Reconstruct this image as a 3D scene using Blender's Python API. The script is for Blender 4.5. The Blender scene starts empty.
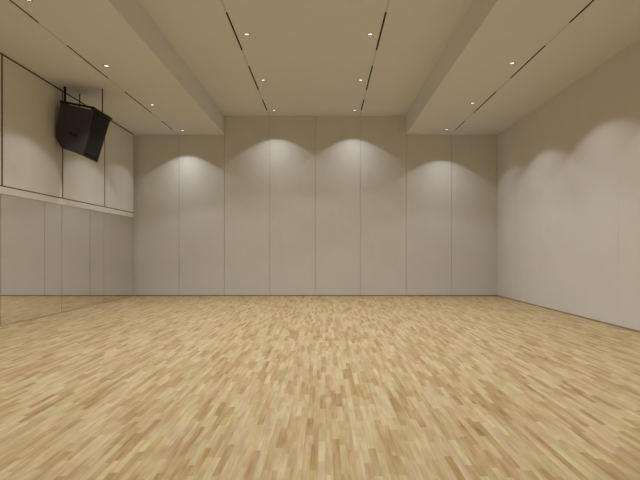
import bpy, bmesh, math
from mathutils import Vector

S = bpy.context.scene
C = S.collection

# ------------------------------------------------------------------ dimensions (metres)
XL, XR = -5.08, 4.53            # side walls
YB, YF = 14.5, -1.0             # back wall, wall behind the camera
STEP_L, STEP_R = -2.67, 2.115    # edges of the raised middle ceiling
H_LOW, H_HIGH = 4.25, 4.75
CAM_H = 1.16
MOD = 1.2                       # panel module of the back wall
MX, UX = -5.045, -5.025         # front planes of the mirrors and of the upper left panels

# ------------------------------------------------------------------ helpers
def add_box(bm, a, b):
    x0, y0, z0 = a
    x1, y1, z1 = b
    v = [bm.verts.new(p) for p in ((x0, y0, z0), (x1, y0, z0), (x1, y1, z0), (x0, y1, z0),
                                   (x0, y0, z1), (x1, y0, z1), (x1, y1, z1), (x0, y1, z1))]
    for f in ((3, 2, 1, 0), (4, 5, 6, 7), (0, 1, 5, 4), (1, 2, 6, 5), (2, 3, 7, 6), (3, 0, 4, 7)):
        bm.faces.new([v[i] for i in f])


def add_tube(bm, p, q, r, n=14, square=False):
    p, q = Vector(p), Vector(q)
    d = (q - p).normalized()
    ref = Vector((0, 0, 1)) if abs(d.z) < 0.9 else Vector((1, 0, 0))
    u = d.cross(ref).normalized()
    w = d.cross(u).normalized()
    if square:
        n = 4
    ra, rb = [], []
    for i in range(n):
        t = 2 * math.pi * (i + (0.5 if square else 0)) / n
        k = r * (math.sqrt(2) if square else 1)
        o = (u * math.cos(t) + w * math.sin(t)) * k
        ra.append(bm.verts.new(p + o))
        rb.append(bm.verts.new(q + o))
    for i in range(n):
        j = (i + 1) % n
        f = bm.faces.new((ra[i], ra[j], rb[j], rb[i]))
        f.smooth = not square
    bm.faces.new(ra[::-1])
    bm.faces.new(rb)


def add_lathe(bm, prof, n=32, close=False):
    """revolve (radius, z) points about the z axis"""
    rings = []
    for r, z in prof:
        if r < 1e-6:
            rings.append([bm.verts.new((0, 0, z))])
        else:
            rings.append([bm.verts.new((r * math.cos(2 * math.pi * i / n), r * math.sin(2 * math.pi * i / n), z))
                          for i in range(n)])
    pairs = list(zip(rings, rings[1:]))
    if close:
        pairs.append((rings[-1], rings[0]))
    for a, b in pairs:
        for i in range(n):
            j = (i + 1) % n
            vs = ([a[0]] if len(a) == 1 else [a[i], a[j]]) + ([b[0]] if len(b) == 1 else [b[j], b[i]])
            f = bm.faces.new(vs)
            f.smooth = True


def obj(name, bm, mat, parent=None, bevel=0.0, segs=2):
    bmesh.ops.recalc_face_normals(bm, faces=bm.faces)
    me = bpy.data.meshes.new(name)
    bm.to_mesh(me)
    bm.free()
    me.materials.append(mat)
    o = bpy.data.objects.new(name, me)
    C.objects.link(o)
    if parent is not None:
        o.parent = parent
    if bevel:
        m = o.modifiers.new('bevel', 'BEVEL')
        m.width = bevel
        m.segments = segs
        m.limit_method = 'ANGLE'
    return o


def struct(name, bm, mat, bevel=0.0):
    o = obj(name, bm, mat, None, bevel)
    o['kind'] = 'structure'
    return o


def thing(name, label, cat, loc, group=None):
    o = bpy.data.objects.new(name, None)
    o.empty_display_size = 0.1
    C.objects.link(o)
    o.location = loc
    o['label'] = label
    o['category'] = cat
    if group:
        o['group'] = group
    return o


def copy_thing(src, loc, label, light=None):
    r = src.copy()
    C.objects.link(r)
    r.location = loc
    r['label'] = label
    for ch in src.children:
        c = ch.copy()
        if ch.type == 'LIGHT' and light is not None:
            c.data = light
        C.objects.link(c)
        c.parent = r
    return r


# ------------------------------------------------------------------ materials
def srgb(r, g, b):
    f = lambda c: (c / 255 / 12.92) if c / 255 <= 0.04045 else ((c / 255 + 0.055) / 1.055) ** 2.4
    return (f(r), f(g), f(b), 1.0)


def mat_plain(name, col, rough=0.6, metal=0.0, spec=0.3, noise=0.0, nscale=3.0, bump=0.0, bscale=200.0):
    m = bpy.data.materials.new(name)
    m.use_nodes = True
    nt = m.node_tree
    b = nt.nodes['Principled BSDF']
    b.inputs['Base Color'].default_value = col
    b.inputs['Roughness'].default_value = rough
    b.inputs['Metallic'].default_value = metal
    b.inputs['Specular IOR Level'].default_value = spec
    tc = nt.nodes.new('ShaderNodeTexCoord')
    if noise:
        n = nt.nodes.new('ShaderNodeTexNoise')
        n.inputs['Scale'].default_value = nscale
        n.inputs['Detail'].default_value = 4
        nt.links.new(tc.outputs['Object'], n.inputs['Vector'])
        mr = nt.nodes.new('ShaderNodeMapRange')
        mr.inputs['From Min'].default_value = 0.3
        mr.inputs['From Max'].default_value = 0.7
        mr.inputs['To Min'].default_value = 1 - noise
        mr.inputs['To Max'].default_value = 1 + noise
        nt.links.new(n.outputs['Fac'], mr.inputs['Value'])
        hsv = nt.nodes.new('ShaderNodeHueSaturation')
        hsv.inputs['Color'].default_value = col
        nt.links.new(mr.outputs['Result'], hsv.inputs['Value'])
        nt.links.new(hsv.outputs['Color'], b.inputs['Base Color'])
    if bump:
        n2 = nt.nodes.new('ShaderNodeTexNoise')
        n2.inputs['Scale'].default_value = bscale
        n2.inputs['Detail'].default_value = 3
        nt.links.new(tc.outputs['Object'], n2.inputs['Vector'])
        bp = nt.nodes.new('ShaderNodeBump')
        bp.inputs['Strength'].default_value = bump
        bp.inputs['Distance'].default_value = 0.002
        nt.links.new(n2.outputs['Fac'], bp.inputs['Height'])
        nt.links.new(bp.outputs['Normal'], b.inputs['Normal'])
    return m


def mat_emit(name, col, strength):
    m = bpy.data.materials.new(name)
    m.use_nodes = True
    b = m.node_tree.nodes['Principled BSDF']
    b.inputs['Base Color'].default_value = (0.8, 0.8, 0.78, 1)
    b.inputs['Emission Color'].default_value = col
    b.inputs['Emission Strength'].default_value = strength
    return m


def mat_parquet():
    """strip parquet: staves run along Y, random lengths and tones"""
    m = bpy.data.materials.new('beech_parquet')
    m.use_nodes = True
    nt = m.node_tree
    N, L = nt.nodes, nt.links
    b = N['Principled BSDF']
    tc = N.new('ShaderNodeTexCoord')
    sep = N.new('ShaderNodeSeparateXYZ')
    L.new(tc.outputs['Object'], sep.inputs[0])

    def math_(op, a, bb=None, c=None):
        n = N.new('ShaderNodeMath')
        n.operation = op
        for i, v in enumerate((a, bb, c)):
            if v is None:
                continue
            if isinstance(v, (int, float)):
                n.inputs[i].default_value = v
            else:
                L.new(v, n.inputs[i])
        return n.outputs[0]

    def voro(w, scale_rand):
        n = N.new('ShaderNodeTexVoronoi')
        n.voronoi_dimensions = '1D'
        n.inputs['Scale'].default_value = 1.0
        n.inputs['Randomness'].default_value = scale_rand
        L.new(w, n.inputs['W'])
        return n

    SW, SL = 0.042, 0.40
    xs = math_('DIVIDE', sep.outputs['X'], SW)
    row = math_('FLOOR', xs)
    off = math_('MULTIPLY', row, 137.31)
    u = math_('ADD', math_('DIVIDE', sep.outputs['Y'], SL), off)
    v = voro(u, 0.85)
    sc = N.new('ShaderNodeSeparateColor')
    L.new(v.outputs['Color'], sc.inputs[0])
    tone, tone2 = sc.outputs[0], sc.outputs[1]
    ramp = N.new('ShaderNodeValToRGB')
    e = ramp.color_ramp.elements
    cols = [(0.0, FLOOR_COLS[0]), (0.22, FLOOR_COLS[1]), (0.45, FLOOR_COLS[2]), (0.75, FLOOR_COLS[3]), (1.0, FLOOR_COLS[4])]
    while len(e) < len(cols):
        e.new(0.5)
    for el, (p, c) in zip(e, cols):
        el.position = p
        el.color = c
    cb3 = N.new('ShaderNodeCombineXYZ')
    L.new(math_('MULTIPLY', sep.outputs['X'], 30.0), cb3.inputs[0])
    L.new(math_('MULTIPLY', sep.outputs['Y'], 2.6), cb3.inputs[1])
    L.new(math_('MULTIPLY', tone, 25.0), cb3.inputs[2])
    n3 = N.new('ShaderNodeTexNoise')
    n3.inputs['Scale'].default_value = 1.0
    n3.inputs['Detail'].default_value = 3
    L.new(cb3.outputs[0], n3.inputs['Vector'])
    mixed = math_('ADD', math_('MULTIPLY', tone, 0.62), math_('MULTIPLY', n3.outputs['Fac'], 0.95))
    L.new(math_('SUBTRACT', mixed, 0.27), ramp.inputs['Fac'])
    # a few staves lean to red or to straw
    hs = N.new('ShaderNodeHueSaturation')
    L.new(ramp.outputs['Color'], hs.inputs['Color'])
    hue = N.new('ShaderNodeMapRange')
    L.new(tone2, hue.inputs['Value'])
    hue.inputs['To Min'].default_value = 0.488
    hue.inputs['To Max'].default_value = 0.508
    L.new(hue.outputs[0], hs.inputs['Hue'])
    # long grain inside a stave
    comb = N.new('ShaderNodeCombineXYZ')
    L.new(math_('MULTIPLY', sep.outputs['X'], 60.0), comb.inputs[0])
    L.new(math_('MULTIPLY', sep.outputs['Y'], 4.0), comb.inputs[1])
    L.new(math_('MULTIPLY', tone, 40.0), comb.inputs[2])
    gn = N.new('ShaderNodeTexNoise')
    gn.inputs['Scale'].default_value = 1.0
    gn.inputs['Detail'].default_value = 4
    L.new(comb.outputs[0], gn.inputs['Vector'])
    gr = N.new('ShaderNodeMapRange')
    L.new(gn.outputs['Fac'], gr.inputs['Value'])
    gr.inputs['From Min'].default_value = 0.3
    gr.inputs['From Max'].default_value = 0.7
    gr.inputs['To Min'].default_value = 0.90
    gr.inputs['To Max'].default_value = 1.08
    # thin joints between the staves
    fx = math_('FRACT', xs)
    edge = math_('MINIMUM', fx, math_('SUBTRACT', 1.0, fx))
    jm = N.new('ShaderNodeMapRange')
    L.new(edge, jm.inputs['Value'])
    jm.inputs['From Max'].default_value = 0.03
    jm.inputs['To Min'].default_value = 0.86
    # joints between the three-strip boards
    bx = math_('FRACT', math_('DIVIDE', xs, 3.0))
    be = math_('MINIMUM', bx, math_('SUBTRACT', 1.0, bx))
    bj = N.new('ShaderNodeMapRange')
    L.new(be, bj.inputs['Value'])
    bj.inputs['From Max'].default_value = 0.018
    bj.inputs['To Min'].default_value = 0.78
    # soft tone drift across a stave (sapwood, grain)
    cb2 = N.new('ShaderNodeCombineXYZ')
    L.new(math_('MULTIPLY', sep.outputs['X'], 22.0), cb2.inputs[0])
    L.new(math_('MULTIPLY', sep.outputs['Y'], 3.5), cb2.inputs[1])
    L.new(math_('MULTIPLY', tone2, 60.0), cb2.inputs[2])
    n2 = N.new('ShaderNodeTexNoise')
    n2.inputs['Scale'].default_value = 1.0
    n2.inputs['Detail'].default_value = 2
    L.new(cb2.outputs[0], n2.inputs['Vector'])
    d2 = N.new('ShaderNodeMapRange')
    L.new(n2.outputs['Fac'], d2.inputs['Value'])
    d2.inputs['From Min'].default_value = 0.25
    d2.inputs['From Max'].default_value = 0.75
    d2.inputs['To Min'].default_value = 0.84
    d2.inputs['To Max'].default_value = 1.10
    val = math_('MULTIPLY', math_('MULTIPLY', gr.outputs[0], jm.outputs[0]), math_('MULTIPLY', bj.outputs[0], d2.outputs[0]))
    L.new(val, hs.inputs['Value'])
    L.new(hs.outputs['Color'], b.inputs['Base Color'])
    b.inputs['Roughness'].default_value = 0.55
    b.inputs['Specular IOR Level'].default_value = 0.25
    return m


FLOOR_COLS = [srgb(136, 105, 62), srgb(159, 132, 86), srgb(173, 151, 108), srgb(183, 164, 125), srgb(192, 175, 141)]

M_WALL = mat_plain('warm_grey_wall_panel', srgb(211, 209, 205), 0.75, spec=0.2, noise=0.012, nscale=2.0)
M_UPPER = mat_plain('cream_wall_panel', srgb(213, 212, 207), 0.75, spec=0.2, noise=0.012, nscale=2.0)
M_BACKING = mat_plain('dark_brown_backing', srgb(84, 71, 56), 0.9, spec=0.1, noise=0.03)
M_CEIL = mat_plain('matt_ceiling_paint', srgb(219, 221, 221), 0.9, spec=0.1, noise=0.008)
M_COVER = mat_plain('slot_cover_paint', srgb(205, 203, 198), 0.8, spec=0.1, noise=0.01)
M_SLOT = mat_plain('dark_bronze_slot', srgb(52, 42, 28), 0.7, spec=0.2, noise=0.05)
M_LEDGE = mat_plain('pale_ledge_paint', srgb(216, 213, 206), 0.7, spec=0.3, noise=0.01)
M_BASE = mat_plain('grey_brown_baseboard', srgb(142, 128, 112), 0.6, spec=0.3, noise=0.03)
M_BASE2 = mat_plain('pale_grey_strip', srgb(150, 138, 120), 0.6, spec=0.3, noise=0.03)
M_MIRROR = mat_plain('tinted_mirror_glass', (0.87, 0.855, 0.84, 1), 0.015, metal=1.0, noise=0.004)
M_MEDGE = mat_plain('ground_glass_edge', srgb(176, 172, 160), 0.4, noise=0.02)
M_FLOOR = mat_parquet()
M_SPK = mat_plain('charcoal_cabinet_paint', srgb(67, 66, 70), 0.7, spec=0.3, noise=0.08, nscale=9, bump=0.3)
M_GRILLE = mat_plain('black_grille_cloth', srgb(50, 50, 52), 0.95, spec=0.05, noise=0.08, nscale=40, bump=0.5, bscale=400)
M_STEEL = mat_plain('black_painted_steel', srgb(38, 33, 28), 0.5, metal=0.2, noise=0.05)
M_ROD = mat_plain('dark_brown_steel_rod', srgb(72, 60, 48), 0.5, metal=0.3, noise=0.05)
M_RING = mat_plain('shaded_grey_trim_ring', srgb(128, 118, 104), 0.5, noise=0.02)  # grey is darkened: the shade on the ring is put into its colour
M_LENS = mat_emit('lit_lens', (1.0, 0.97, 0.93, 1), 1.1)

# ------------------------------------------------------------------ room shell
bm = bmesh.new()
add_box(bm, (XL - 0.2, YF - 0.2, -0.1), (XR + 0.2, YB + 0.2, 0))
struct('floor', bm, M_FLOOR)

# back wall: backing and eight full-height panels with open joints
bm = bmesh.new()
add_box(bm, (XL - 0.2, YB + 0.02, 0), (XR + 0.2, YB + 0.15, 5.0))
G = 0.004
for k in range(8):
    x0, x1 = -5.07 + MOD * k, -5.07 + MOD * (k + 1)
    top = H_HIGH + 0.05 if (x0 > STEP_L - 0.3 and x1 < STEP_R + 0.3) else H_LOW + 0.05
    add_box(bm, (x0 + (G if k else -0.1), YB, 0.022), (x1 - (G if k < 7 else -0.1), YB + 0.03, top))
struct('wall_back', bm, M_WALL, 0.002)

# right wall: flush boards, hairline joints
bm = bmesh.new()
add_box(bm, (XR + 0.006, YF - 0.15, 0), (XR + 0.15, YB + 0.15, 5.0))
y = YB
while y > YF:
    y0 = max(y - 1.5, YF)
    add_box(bm, (XR, y0 + 0.0015, 0.022), (XR + 0.02, y - 0.0015, H_LOW + 0.05))
    y = y0
struct('wall_right', bm, M_WALL)

bm = bmesh.new()
add_box(bm, (XL - 0.15, YF - 0.15, 0), (XL, YB + 0.15, 5.0))
struct('wall_left', bm, M_WALL)
bm = bmesh.new()
add_box(bm, (XL - 0.15, YF - 0.15, 0), (XR + 0.15, YF, 5.0))
struct('wall_front', bm, M_WALL)

# baseboards (thin, set a little back from the panels)
bm = bmesh.new()
add_box(bm, (XL, YB + 0.004, 0), (XR, YB + 0.02, 0.022))
struct('baseboard_back', bm, M_BASE)
bm = bmesh.new()
add_box(bm, (XR - 0.004, YF, 0), (XR + 0.006, YB, 0.024))
struct('baseboard_right', bm, M_BASE)
bm = bmesh.new()
add_box(bm, (XL, YF, 0), (MX - 0.001, YB - 0.11, 0.008))
struct('baseboard_left', bm, M_BASE2)

# ceiling: two lowered soffits, a raised middle, four slots cut right through
SLOTS = [(-3.87, H_LOW, 'left soffit'), (-1.485, H_HIGH, 'left of the raised ceiling'),
         (0.905, H_HIGH, 'right of the raised ceiling'), (3.29, H_LOW, 'right soffit')]
SWD = 0.0145
bm = bmesh.new()
T = 0.12
def strip(x0, x1, z):
    add_box(bm, (x0, YF - 0.1, z), (x1, YB + 0.02, z + T))
strip(XL - 0.1, -3.87 - SWD, H_LOW)
strip(-3.87 + SWD, STEP_L, H_LOW)
strip(STEP_L, -1.485 - SWD, H_HIGH)
strip(-1.485 + SWD, 0.905 - SWD, H_HIGH)
strip(0.905 + SWD, STEP_R, H_HIGH)
strip(STEP_R, 3.29 - SWD, H_LOW)
strip(3.29 + SWD, XR + 0.1, H_LOW)
add_box(bm, (STEP_L - 0.1, YF - 0.1, H_LOW + T), (STEP_L, YB + 0.02, H_HIGH + 0.1))
add_box(bm, (STEP_R, YF - 0.1, H_LOW + T), (STEP_R + 0.1, YB + 0.02, H_HIGH + 0.1))
for x, z, _ in SLOTS:
    add_box(bm, (x - 0.06, YF - 0.1, z + T), (x + 0.06, YB + 0.02, z + T + 0.03))
struct('ceiling', bm, M_CEIL)

# slot diffusers (dark) with flush closed lengths between them
SEGS = [(12.95, 13.9), (10.60, 12.17), (8.22, 9.78), (5.85, 7.40)]
PLACE = ['nearest the back wall', 'second from the back wall', 'third from the back wall', 'fourth from the back wall']
n_trim = 0
for si, (x, z, where) in enumerate(SLOTS):
    segs = SEGS if z == H_LOW else SEGS[:3]
    bm = bmesh.new()
    prev = YB
    for a, b in segs + [(YF, YF)]:
        add_box(bm, (x - SWD + 0.0012, b + 0.002, z + 0.001), (x + SWD - 0.0012, prev - 0.002, z + 0.02))
        prev = a
    n_trim += 1
    struct('trim_%d' % n_trim, bm, M_COVER)
    for k, (a, b) in enumerate(segs):
        row = ['in the left lowered ceiling', 'left side of raised ceiling',
               'right side of raised ceiling', 'in the right lowered ceiling'][si]
        t = thing('slot_diffuser', 'dark air slot, %s, %s' % (row, PLACE[k]), 'air vent',
                  (x, (a + b) / 2, z), 'dark air slots in the ceiling')
        h = (b - a) / 2
        bm = bmesh.new()
        add_box(bm, (-SWD + 0.001, -h, 0.05), (SWD - 0.001, h, 0.06))
        add_box(bm, (-SWD + 0.001, -h, 0.004), (-SWD + 0.003, h, 0.05))
        add_box(bm, (SWD - 0.003, -h, 0.004), (SWD - 0.001, h, 0.05))
        add_box(bm, (-SWD + 0.001, -h, 0.004), (SWD - 0.001, -h + 0.003, 0.05))
        add_box(bm, (-SWD + 0.001, h - 0.003, 0.004), (SWD - 0.001, h, 0.05))
        obj('channel', bm, M_SLOT, t)
        bm = bmesh.new()
        add_box(bm, (-0.002, -h + 0.003, 0.012), (0.002, h - 0.003, 0.05))
        obj('blade', bm, M_SLOT, t)

# ------------------------------------------------------------------ left wall: mirrors, ledge, upper panels

joints = [YB - 0.11] + [YB - 2.0 * k for k in range(1, 8)] + [YF]
joints[3] = 8.53
WHICH = ['beside the back wall corner', 'second from the back wall', 'third from the back wall',
         'fourth from the back wall', 'fifth from the back wall', 'sixth from the back wall', 'seventh from the back wall',
         'eighth from the back wall']
for k in range(4):
    b, a = joints[k], joints[k + 1]
    bm = bmesh.new()
    add_box(bm, (XL, a + (0.006 if k < 3 else 0), 0.008), (MX, b - (0.006 if k else 0), 2.063))

    o = obj('wall_mirror', bm, M_MIRROR, None, 0.0015, 1)
    o['label'] = 'tall lower left wall mirror panel reflecting the back wall, %s' % WHICH[k]
    o['category'] = 'mirror'
    o['group'] = 'mirror panels on the left wall'
    bm = bmesh.new()
    add_box(bm, (UX - 0.004, a + 0.022, 2.197), (UX, b - (0.022 if k else 0.03), H_LOW - 0.03))
    o = obj('upper_wall_panel', bm, M_UPPER, None, 0.0015, 2)
    tail = ['in the corner at the back wall', 'half hidden by the hanging loudspeaker', 'left of the hanging loudspeaker',
            'cut off by the left photo edge'][k]
    o['label'] = 'cream upper left wall panel above the mirrors, %s' % tail
    o['category'] = 'wall panel'
    o['group'] = 'cream panels on the upper left wall'
# rest of the left wall towards and behind the viewer: plain lining
bm = bmesh.new()
add_box(bm, (XL, YF, 0.02), (UX, joints[4] - 0.012, H_LOW - 0.018))
struct('trim_5', bm, M_UPPER, 0.002)

bm = bmesh.new()
add_box(bm, (XL, joints[4], 2.066), (-5.025, YB - 0.13, 2.178))
struct('trim_6', bm, M_LEDGE, 0.002)
bm = bmesh.new()                 # dark lining seen in the open joints between the upper panels
add_box(bm, (XL, joints[4], 2.178), (UX - 0.004, YB - 0.13, H_LOW))
struct('trim_8', bm, M_BACKING)
bm = bmesh.new()                 # dark joint strips between the mirrors
for k in (1, 2, 3):
    add_box(bm, (XL, joints[k] - 0.0056, 0.008), (MX - 0.0015, joints[k] + 0.0056, 2.063))
struct('trim_9', bm, M_BACKING)
bm = bmesh.new()
add_box(bm, (XL, YB - 0.11, 0.008), (MX + 0.003, YB - 0.098, 2.066))
struct('trim_7', bm, M_MEDGE, 0.001)

# ------------------------------------------------------------------ downlights
ROWS = [(-3.635, H_LOW, 'left lowered ceiling'), (-1.30, H_HIGH, 'raised ceiling, left row'),
        (0.735, H_HIGH, 'raised ceiling, right row'), (3.05, H_LOW, 'right lowered ceiling')]
LY = [13.9, 11.46, 9.05, 6.65, 4.25, 1.85]
LWH = ['nearest the back wall', 'second from the back wall', 'third from the back wall', 'fourth from the back wall',
       'fifth from the back wall', 'sixth from the back wall']
SPOT_W = 150.0
proto = None
for x, z, row in ROWS:
    for k, yy in enumerate(LY):
        yy += 0.06 if x < -3 else (-0.07 if x > 3 else 0)
        lab = 'small round downlight in %s, %s' % (row, LWH[k])
        if proto is None:
            proto = thing('downlight', lab, 'ceiling light', (x, yy, z), 'recessed downlights in the ceiling')
            bm = bmesh.new()
            add_lathe(bm, [(0.038, 0.002), (0.040, -0.005), (0.048, -0.005), (0.053, -0.001), (0.053, 0.002)], close=True)
            obj('trim_ring', bm, M_RING, proto)
            bm = bmesh.new()
            add_lathe(bm, [(0.036, -0.001), (0.028, -0.005), (0.016, -0.007), (0.0, -0.008)])
            obj('lens', bm, M_LENS, proto)
            ld = bpy.data.lights.new('downlight_beam', 'SPOT')
            ld.energy = SPOT_W
            full = ld
            ld.color = (1.0, 1.0, 1.0)
            ld.spot_size = math.radians(118.5)
            ld.spot_blend = 0.16
            ld.use_nodes = True          # beam of a reflector lamp: strongest straight down
            nt = ld.node_tree
            em = nt.nodes['Emission']
            tc = nt.nodes.new('ShaderNodeTexCoord')
            sp = nt.nodes.new('ShaderNodeSeparateXYZ')
            ab = nt.nodes.new('ShaderNodeMath')
            ab.operation = 'ABSOLUTE'
            pw = nt.nodes.new('ShaderNodeMath')
            pw.operation = 'POWER'
            pw.inputs[1].default_value = 2.6
            nt.links.new(tc.outputs['Normal'], sp.inputs[0])
            nt.links.new(sp.outputs['Z'], ab.inputs[0])
            nt.links.new(ab.outputs[0], pw.inputs[0])
            nt.links.new(pw.outputs[0], em.inputs['Strength'])
            ld.shadow_soft_size = 0.03
            dim = ld.copy()              # the row that washes the back wall is dimmed
            dim.energy = SPOT_W * 0.74
            dim.spot_size = math.radians(114)
            dim.spot_blend = 0.12
            [n for n in dim.node_tree.nodes if n.type == 'MATH' and n.operation == 'POWER'][0].inputs[1].default_value = 3.5
            lo = bpy.data.objects.new('downlight_beam', dim)
            C.objects.link(lo)
            lo.parent = proto
            lo.rotation_euler = (math.radians(-9), 0, 0)     # the last row is tilted a little off the wall
            lo.location = (0, 0, -0.045)
        else:
            r = copy_thing(proto, (x, yy, z), lab, dim if k == 0 else full)
            for ch in r.children:
                if ch.type == 'LIGHT':      # left row turned a little away from the side wall
                    ch.rotation_euler = (0 if k else math.radians(-9), math.radians(-6) if (x < -3 and k) else 0, 0)

# ------------------------------------------------------------------ loudspeaker
O = Vector((-4.6, 10.4, 3.4))
spk = thing('loudspeaker', 'large black loudspeaker hung from the ceiling on rods by the left wall', 'loudspeaker', O)
near = [(-4.895, 10.13, 3.912), (-4.22, 10.0, 3.745), (-4.413, 10.0, 2.927), (-4.86, 10.10, 3.075), (-4.985, 10.13, 3.28)]
far = [(-4.895, 10.67, 3.91), (-4.235, 10.8, 3.755), (-4.49, 10.8, 2.918), (-4.85, 10.70, 3.085), (-4.985, 10.67, 3.28)]
bm = bmesh.new()
vn = [bm.verts.new(Vector(p) - O) for p in near]
vf = [bm.verts.new(Vector(p) - O) for p in far]
bm.faces.new(vn)
bm.faces.new(vf[::-1])
for i in range(5):
    j = (i + 1) % 5
    bm.faces.new((vn[i], vf[i], vf[j], vn[j]))
cab = obj('cabinet', bm, M_SPK, spk, 0.008, 2)

# grille: slightly bowed panel just proud of the front baffle
ft = [Vector(p) - O for p in (near[1], far[1], far[2], near[2])]
nrm = (ft[1] - ft[0]).cross(ft[3] - ft[0]).normalized()
if nrm.x < 0:
    nrm = -nrm
bm = bmesh.new()
NU, NV = 12, 12
grid = []
for i in range(NU + 1):
    r = []
    for j in range(NV + 1):
        u, v = 0.02 + 0.96 * i / NU, 0.02 + 0.96 * j / NV
        p = (ft[0] * (1 - u) + ft[1] * u) * (1 - v) + (ft[3] * (1 - u) + ft[2] * u) * v
        r.append(bm.verts.new(p + nrm * (0.006 + 0.014 * math.sin(math.pi * u) ** 0.6)))
    grid.append(r)
for i in range(NU):
    for j in range(NV):
        f = bm.faces.new((grid[i][j], grid[i + 1][j], grid[i + 1][j + 1], grid[i][j + 1]))
        f.smooth = True
g = obj('grille', bm, M_GRILLE, spk)
sm = g.modifiers.new('solid', 'SOLIDIFY')
sm.thickness = 0.012
sm.offset = -1

# recessed side handle
def on_side(u, v):
    a, b, c, d = (Vector(near[0]), Vector(near[1]), Vector(near[2]), Vector(near[3]))
    return (a * (1 - u) + b * u) * (1 - v) + (d * (1 - u) + c * u) * v
bm = bmesh.new()
p = on_side(0.34, 0.62) - O
q = on_side(0.58, 0.64) - O
add_tube(bm, p + Vector((0, -0.012, 0)), q + Vector((0, -0.012, 0)), 0.012)
add_tube(bm, p + Vector((0, -0.012, 0)), p + Vector((0, 0.02, 0)), 0.010)
add_tube(bm, q + Vector((0, -0.012, 0)), q + Vector((0, 0.02, 0)), 0.010)
obj('side_handle', bm, M_STEEL, spk)

# flying frame above the cabinet
fr = [Vector(p) - O for p in ((-4.862, 10.09, 3.925), (-4.222, 9.97, 3.778), (-4.232, 10.83, 3.785), (-4.862, 10.74, 3.93))]
bm = bmesh.new()
for i in range(4):
    a, b = fr[i], fr[(i + 1) % 4]
    d = (b - a).normalized() * 0.016
    add_tube(bm, a - d, b + d, 0.020, square=True)
obj('flying_frame', bm, M_STEEL, spk, 0.004)
for i, k in ((0, 0), (1, 1), (1, 2), (0, 3)):
    src = {0: near[0], 1: near[1], 2: far[1], 3: far[0]}[k]
    c = (Vector((-4.575, 10.4, 3.8)) - O)
    top = fr[k].lerp(c, 0.06)
    bot = (Vector(src) - O).lerp(c, 0.10) + Vector((0, 0, -0.03))
    bm = bmesh.new()
    add_tube(bm, top, bot, 0.011)
    obj('fly_bracket', bm, M_STEEL, spk)

def rod(pt, r, m):
    pt = Vector(pt)
    top = Vector((pt.x, pt.y, H_LOW - O.z))
    bm = bmesh.new()
    add_tube(bm, pt, top, r)
    add_tube(bm, top - Vector((0, 0, 0.008)), top, r * 1.5)
    add_tube(bm, pt - Vector((0, 0, 0.022)), pt + Vector((0, 0, 0.03)), r * 1.5)
    return obj('suspension_rod', bm, m, spk)
rod(fr[0].lerp(fr[3], 0.30) + Vector((-0.018, 0, 0)), 0.021, M_STEEL)
rod(fr[1].lerp(fr[2], 0.50), 0.011, M_ROD)
rod(fr[3].lerp(fr[2], 0.08), 0.010, M_ROD)

# ------------------------------------------------------------------ world, camera, view
w = bpy.data.worlds.new('dim_surroundings')
S.world = w
w.use_nodes = True
w.node_tree.nodes['Background'].inputs['Color'].default_value = (0.02, 0.02, 0.02, 1)
w.node_tree.nodes['Background'].inputs['Strength'].default_value = 0.2

cd = bpy.data.cameras.new('camera')
cd.sensor_width = 36
cd.lens = 549 / 640 * 36
cd.shift_x = -5.5 / 640
cd.shift_y = 12.0 / 640
co = bpy.data.objects.new('camera', cd)
C.objects.link(co)
co.location = (0, 0, CAM_H)
co.rotation_euler = (math.radians(90), 0, 0)
S.camera = co

S.cycles.diffuse_bounces = 8
S.cycles.max_bounces = 14
S.view_settings.view_transform = 'Standard'
S.view_settings.look = 'None'
S.view_settings.gamma = 1
S.view_settings.use_curve_mapping = False
S.view_settings.exposure = 0.09
